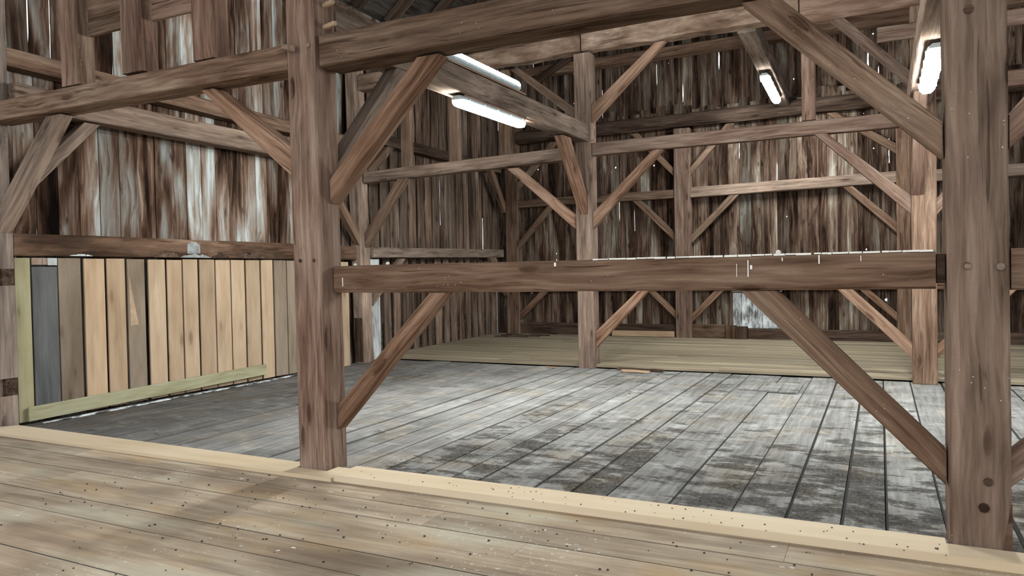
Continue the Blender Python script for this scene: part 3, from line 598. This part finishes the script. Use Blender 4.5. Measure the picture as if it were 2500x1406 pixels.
# ------------------------------------------------------------------ back frame
yF, yK = 16.08, 16.29
def back_post(x0, x1, z1, mt, lab): return post('timber_post', x0, x1, yF, yK, 0.062, z1, mt, lab)
back_post(-8.20, -7.87, 6.2, 'brown', 'brown corner post where left and back walls meet')
back_post(-4.04, -3.69, 4.635, 'red', 'reddish-brown post against the back wall behind the middle post')
back_post(0.29, 0.53, 4.635, 'brown', 'brown post against back wall beside the platform-edge post')
def bxb(name, x0, x1, z0, z1, mt, lab, **kw): return xb(name, x0, x1, kw.pop('y0', 16.10), kw.pop('y1', 16.285), z0, z1, mt, lab, **kw)
bxb('wall_girt', -7.87, -4.04, 3.13, 3.32, 'brown', 'upper girt on back wall left of the reddish back post')
bxb('wall_girt', -3.69, 0.29, 3.12, 3.34, 'grey', 'long grey upper girt on back wall right of the reddish back post', dz=0.04)
bxb('wall_girt', 0.53, 5.0, 3.14, 3.36, 'grey', 'upper girt on back wall seen right of the massive front post')
bxb('wall_girt', -7.87, -4.04, 1.09, 1.34, 'brown', 'lower back wall girt left of the reddish back post')
bxb('wall_girt', -3.69, 0.29, 1.09, 1.34, 'brown', 'lower back wall girt right of the reddish back post')
bxb('wall_girt', 0.53, 5.0, 1.09, 1.34, 'brown', 'lower back wall girt right of the rightmost back post')
bxb('wall_beam', -7.87, 5.0, 4.665, 4.96, 'dark', 'long dark round-edged plate beam across the back wall', y0=16.02, y1=16.26, chamfer=0.05, jit=0.012)
bxb('wall_beam', -7.6, 5.0, 6.25, 6.46, 'brown', 'brown rail high on the back wall under the gable', y1=16.38)
for xa, z0, z1, n_, f_, zb, lab in (
    (-4.04, 2.17, 2.37, -4.8, -5.0, 3.13, 'thin brace left of reddish back post up to upper girt'),
    (-3.69, 2.11, 2.30, -2.86, -2.66, 3.125, 'thin brace right of reddish back post up to long grey girt'),
    (-7.87, 2.13, 2.32, -7.1, -6.92, 3.13, 'thin brace from corner post up to back wall upper girt'),
    (0.29, 2.18, 2.40, -0.48, -0.67, 3.15, 'thin brace from rightmost back post to long grey girt'),
    (-3.69, 3.60, 3.78, -2.92, -2.74, 4.64, 'thin brace from reddish back post rightward to dark plate beam'),
    (-4.04, 3.60, 3.78, -4.85, -5.03, 4.64, 'thin brace from reddish back post leftward to dark plate beam'),
    (0.29, 3.72, 3.92, -0.76, -0.95, 4.64, 'thin brace from rightmost back post to dark plate beam'),
    (-7.87, 3.55, 3.75, -7.0, -6.8, 4.64, 'thin brace from corner post up to dark plate beam'),
    (-7.87, 0.40, 0.58, -7.32, -7.12, 1.09, 'low brace from foot of corner post to lower back girt'),
    (-4.04, 0.46, 0.64, -4.5, -4.68, 1.09, 'low brace left of reddish back post'),
    (-3.69, 0.40, 0.58, -3.2, -3.0, 1.09, 'low brace right of reddish back post'),
    (0.29, 0.46, 0.63, -0.2, -0.38, 1.09, 'low brace left of the rightmost back post')):
    xbr(xa, z0, z1, n_, f_, zb, 16.12, 16.22, 'brown' if zb > 1.2 else 'tan', lab)
bar('knee_brace', (-7.36, 15.97, 6.14), (-7.30, 15.97, 6.0), (-6.42, 15.97, 6.62), (-6.36, 15.97, 6.48), (0, 0.12, 0), 'dark', 'dark sloping brace high in the back left corner', 'brace')
xb('sill_beam', -7.87, -4.04, 16.14, 16.29, 0.06, 0.34, 'dark', 'dark sill at the foot of back wall beside corner post')
xb('sill_beam', -3.69, -2.98, 16.14, 16.29, 0.06, 0.35, 'stained', 'short dark sill right of the reddish back post')
xb('sill_beam', -2.52, 0.28, 16.14, 16.29, 0.05, 0.27, 'dark', 'long dark sill below the peeling white panel')
xb('sill_beam', 0.54, 5.0, 16.14, 16.29, 0.05, 0.27, 'dark', 'dark sill right of the rightmost back post')
post('sill_block', -2.975, -2.76, 16.08, 16.24, 0.05, 0.34, 'stained', 'upright dark block at the left of the peeling panel foot', 'block')
post('sill_block', -2.755, -2.53, 16.05, 16.24, 0.05, 0.32, 'dark', 'second dark block in front of the peeling panel foot', 'block')
xb('pale_board', -5.5, -4.06, 16.02, 16.06, 0.075, 0.20, 'pine', 'pale new board lying along back sill left of reddish post', 'board', chamfer=0.003)
root = bpy.data.objects.new('hatch_cover', None); COL.objects.link(root); root.location = (-2.35, 16.27, 0.27)
tag(root, 'peeling whitewashed panel of boards low on the back wall', 'panel')
xs = [-2.84, -2.66, -2.45, -2.24, -2.05, -1.86]
for k in range(5):
    V, F = box_vf(xs[k] + 0.004, xs[k + 1] - 0.004, 16.255 + 0.006 * (k % 2), 16.28, 0.28, 1.035 + 0.008 * (k % 3))
    c = Vector(((xs[k] + xs[k + 1]) / 2, 16.27, 0.66)); Rm = Matrix(((0, 0, 1, 0), (0, 1, 0, 0), (1, 0, 0, 0), (0, 0, 0, 1))); Rm.translation = c
    V = [Rm.inverted() @ Vector(v) for v in V]
    link('board', V, F, M['panel'], root, Rm)
V, F = box_vf(-2.86, -1.84, 16.25, 16.28, 1.056, 1.078); link('top_light_strip', V, F, M['white_bit'], root, Matrix.Identity(4))  # white strip painted in for the line of light along the panel top

# ------------------------------------------------------------------ new boards along the left wall
pine = [(4.765, 4.93, 'pine_green', 0.0, 'narrow greenish-yellow pine board beside the notched wall post'),
        (4.95, 5.23, 'slate', 0.0, 'grey painted board between new pine boards'),
        (5.245, 5.51, 'pine_brown', 0.0, 'wide dusty brown board right of the grey painted board'),
        (5.55, 5.81, 'pine', 0.0, 'clear tan pine board, first right of the wide dusty board'),
        (5.84, 6.08, 'pine', 0.0, 'clear tan pine board, second right of the wide dusty board'),
        (6.11, 6.355, 'pine_brown', 0.0, 'dusty brown board with a pale wedge mark'),
        (6.41, 6.66, 'pine', 0.0, 'knotty pale board right of the wedge-marked dusty board'),
        (6.69, 6.92, 'pine', 0.0, 'second pine board right of the wedge-marked dusty board'),
        (6.94, 7.18, 'pine', 0.0, 'third pine board right of the wedge-marked dusty board'),
        (7.21, 7.47, 'pine', 0.0, 'fourth pine board right of the wedge-marked dusty board'),
        (7.49, 7.75, 'pine', 0.0, 'fifth pine board right of the wedge-marked dusty board'),
        (7.77, 8.02, 'pine', 0.0, 'sixth pine board right of the wedge-marked dusty board'),
        (8.05, 8.32, 'pine', 0.0, 'pine board just left of the treated plank end'),
        (8.35, 8.59, 'pine', 0.0, 'pine board just right of the treated plank end'),
        (8.62, 8.88, 'pine_brown', 0.0, 'second brownish board right of the treated plank end'),
        (8.90, 9.15, 'pine_brown', 0.0, 'brownish board half hidden by the reddish front post'),
        (9.18, 9.45, 'pine', 0.0, 'pine board hidden behind the reddish front post')]
for k, (y0, y1, mt, z0, lab) in enumerate(pine):
    top = 1.73 if mt == 'slate' else 1.825 + random.uniform(-0.006, 0.006)
    o = bar('new_board', (-8.47, y0, z0), (-8.47, y1, z0), (-8.47, y0, top), (-8.47, y1, top), (-0.025, 0, 0), mt, lab, 'board', 'new boards along the left wall', chamfer=0.003, jit=0.0008, seg=0.4)
    if 'wedge mark' in lab:
        V = [(-8.468, 6.13, 1.62), (-8.468, 6.14, 0.98), (-8.468, 6.25, 0.99), (-8.468, 6.17, 1.40)]
        V += [(v[0] - 0.004, v[1], v[2]) for v in V]
        link('pale_wedge_mark', V, [(0, 1, 2, 3), (7, 6, 5, 4), (0, 4, 5, 1), (1, 5, 6, 2), (2, 6, 7, 3), (3, 7, 4, 0)], M['pine'], o, Matrix.Identity(4))
bar('board_offcut', (-8.47, 4.95, 1.74), (-8.47, 5.12, 1.74), (-8.47, 4.95, 1.83), (-8.47, 5.12, 1.83), (-0.02, 0, 0), 'grey', 'short old brown offcut above the grey painted board', 'board', chamfer=0.003)
bar('board_offcut', (-8.47, 5.125, 1.735), (-8.47, 5.235, 1.735), (-8.47, 5.125, 1.83), (-8.47, 5.235, 1.83), (-0.02, 0, 0), 'pale', 'short whitish offcut above the grey painted board', 'board', chamfer=0.003)
yb('treated_plank', 4.83, 8.36, -8.445, -8.41, 0.012, 0.17, 'green', 'greenish treated plank along the foot of the pine boards', 'board', dz=0.06, chamfer=0.004, jit=0.001)
bar('sill_strip', (-8.36, 4.93, -0.02), (-8.30, 4.93, -0.02), (-8.40, 9.3, -0.02), (-8.34, 9.3, -0.02), (0, 0, 0.012), 'patchy', 'patchy white strip on floor along the treated plank', 'strip', chamfer=0.003, jit=0.004, seg=0.08)

# ------------------------------------------------------------------ lamps
def lamp(loc, direction, L, up, label, W=0.165, lens='lens'):
    """sealed tube fitting: grey housing, lit lens, steel clips, wooden mounting board; built along local X, lens towards local -Z"""
    root = bpy.data.objects.new('tube_lamp', None); COL.objects.link(root)
    X = Vector(direction).normalized(); Z = Vector(up); Z = (Z - X * Z.dot(X)).normalized(); Y = Z.cross(X)
    root.matrix_basis = Matrix(((X.x, Y.x, Z.x, loc[0]), (X.y, Y.y, Z.y, loc[1]), (X.z, Y.z, Z.z, loc[2]), (0, 0, 0, 1)))
    tag(root, label, 'lamp', 'tube lamps on the overhead beams')
    def loft(name, prof, mat, x0, x1, endscale=0.75):
        V = []; n = len(prof)
        for x, s in ((x0, endscale), (x0 + 0.05, 0.95), (x0 + 0.09, 1), (x1 - 0.09, 1), (x1 - 0.05, 0.95), (x1, endscale)):
            for y, z in prof: V.append((x, y * s, z))
        F = [(i * n + k, i * n + (k + 1) % n, (i + 1) * n + (k + 1) % n, (i + 1) * n + k) for i in range(5) for k in range(n)]
        F += [tuple(range(n)), tuple(range(5 * n, 6 * n))]
        o = link(name, V, F, M[mat], root, None); return o
    w = W / 2
    h = L / 2
    loft('housing', [(-w, -0.045), (-w * 0.95, -0.02), (-w * 0.6, 0.0), (w * 0.6, 0.0), (w * 0.95, -0.02), (w, -0.045)], 'housing', -h, h)
    loft('diffuser', [(-w * 0.97, -0.047), (-w * 0.93, -0.078), (-w * 0.6, -0.105), (w * 0.6, -0.105), (w * 0.93, -0.078), (w * 0.97, -0.047)], lens, -h + 0.012, h - 0.012)
    n = 5
    for k in range(n):
        x = -h + 0.16 + (L - 0.32) * k / (n - 1)
        for s in (-1, 1):
            V, F = box_vf(x - 0.012, x + 0.012, min(s * w * 0.96, s * (w + 0.008)), max(s * w * 0.96, s * (w + 0.008)), -0.062, -0.022)
            link('clip', V, F, M['clip'], root, None)
    V, F = box_vf(-h + 0.1, h + 0.20, -0.05, 0.05, 0.001, 0.022); V[1] = (h + 0.32, -0.05, 0.001); V[5] = (h + 0.32, -0.05, 0.022)
    link('mounting_board', V, F, M['orange'], root, None)
    return root
d1 = (-0.035, 1, 0.031)
lamp((-4.125, 7.79, 3.514), d1, 1.75, (0, 0, 1), 'tube lamp under the grey beam between reddish post and middle post')
lamp((-4.105, 7.52, 3.846), d1, 1.95, (-0.12, 0, -1), 'tube lamp facing up on top of the same grey beam')
lamp((-1.77, 14.3, 4.885), (0, 1, -0.048), 1.75, (0, 0, 1), 'small far tube lamp under beam near the back wall')
lamp((0.49, 8.85, 3.62), (0, 1, -0.005), 1.75, (0, 0, 1), 'tube lamp seen end-on beside the massive front post')
# unseen drive-bay lamps and a tie beam to carry them, added for front light
xb('tie_beam', -8.4, 3.4, -0.3, -0.05, 3.30, 3.55, 'brown', 'overhead tie beam across the drive floor')
lamp((-4.6, -0.175, 3.268), (1, 0, 0), 1.75, (0, 0, 1), 'unseen tube lamp added above the drive floor at the left', lens='lens_added')
lamp((0.2, -0.175, 3.268), (1, 0, 0), 1.75, (0, 0, 1), 'unseen tube lamp added above the drive floor at the right', lens='lens_added')

# ------------------------------------------------------------------ small things
mb = MB()
mb.box(-1.66, -1.42, 9.78, 10.40, -0.019, 0.0); mb.box(-1.41, -1.17, 9.75, 10.42, -0.019, -0.002); mb.box(-1.16, -0.93, 9.73, 10.44, -0.019, 0.002)
tag(mb.build('floor_patch', 'floor_old'), 'small square patch of short boards set into the old grey floor', 'patch')
def scrap(x, y, z, L, W, H, ang, mat, label):
    c, s = math.cos(ang), math.sin(ang)
    a0 = (x, y, z); a1 = (x - W * s, y + W * c, z); b0 = (x + L * c, y + L * s, z); b1 = (x + L * c - W * s, y + L * s + W * c, z)
    return bar('wood_scrap', a0, a1, b0, b1, (0, 0, H), mat, label, 'wood scrap', chamfer=0.004, jit=0.004, seg=0.06)
scrap(-3.62, 10.95, -0.015, 0.46, 0.05, 0.03, -0.06, 'pine', 'pale stick lying on the old floor right of the middle post')
scrap(-3.75, 11.12, -0.014, 0.75, 0.06, 0.035, -0.04, 'dark', 'dark rotten splinter at the platform edge right of middle post')
scrap(-4.95, 11.05, -0.015, 0.22, 0.05, 0.02, -0.1, 'pine', 'small pale splinter at platform edge left of middle post')
random.seed(11)
for k in range(7):
    scrap(-8.1 + 0.35 * (k % 3), 15.2 + 0.1 * k, 0.062, random.uniform(0.25, 0.5), random.uniform(0.03, 0.055), 0.03, random.uniform(-0.08, 0.08), 'dark', 'dark broken bark and wood litter on floor by the corner post')['group'] = 'wood litter in the back corner'
# droppings on the drive floor
mb = MB()
for k in range(230):
    x = random.uniform(-5.5, 1.2); y = 2.4 + 1.88 * random.random() ** 0.8
    s = random.uniform(0.0022, 0.0058)
    mb.box(x - s, x + s, y - s * 0.8, y + s * 0.8, 0.001, 0.001 + s * 1.2)
o = mb.build('droppings', 'dung'); tag(o, 'scattered small black pellets on the tan drive floor', 'droppings', kind='stuff')
mb = MB()
for k in range(60):
    x = random.uniform(-3.7, 0.3); y = random.uniform(4.34, 4.58)
    s = random.uniform(0.002, 0.0045); mb.box(x - s, x + s, y - s * 0.8, y + s * 0.8, 0.051, 0.051 + s)
o = mb.build('droppings', 'dung'); tag(o, 'tiny black pellets scattered on the thick threshold board', 'droppings', kind='stuff')
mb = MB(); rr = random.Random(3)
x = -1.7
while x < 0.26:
    w_ = rr.uniform(0.02, 0.09); mb.box(x, min(0.265, x + w_), 4.592, 4.606, 1.626 - rr.uniform(0.0, 0.004), 1.633 + rr.uniform(0, 0.002)); x += w_ * rr.uniform(0.9, 1.2)  # white strip paints the lamp-lit top edge of the girt, plus dropping crust
for x, z0, z1, w_ in ((-0.715, 1.50, 1.60, 0.006), (-0.70, 1.545, 1.57, 0.012), (-0.78, 1.50, 1.58, 0.003), (-0.32, 1.57, 1.62, 0.007), (-0.10, 1.58, 1.61, 0.004), (-3.80, 1.47, 1.54, 0.006), (-1.98, 1.59, 1.615, 0.014), (-0.52, 1.59, 1.61, 0.006)):
    mb.box(x, x + w_, 4.594, 4.60, z0, z1)
o = mb.build('droppings_and_lit_edge', 'white_bit', gi); o['kind'] = 'stuff'
for k, (x, y, z, s, lab) in enumerate(((-3.72, 4.66, 1.63, 0.012, 'white lump on the waist-high girt beside the reddish post'), (-3.42, 4.68, 1.63, 0.014, 'second white lump on the waist-high girt'), (-0.55, 4.70, 1.63, 0.016, 'white lump on the waist-high girt near the massive post'))):
    bm = bmesh.new(); bmesh.ops.create_icosphere(bm, subdivisions=2, radius=s)
    for v in bm.verts: v.co *= random.uniform(0.85, 1.15); v.co.z += s * 0.85
    me = bpy.data.meshes.new('white_lump'); bm.to_mesh(me); bm.free(); me.materials.append(M['white_bit'])
    o = bpy.data.objects.new('white_lump', me); COL.objects.link(o); o.location = (x, y, z); tag(o, lab, 'lump')
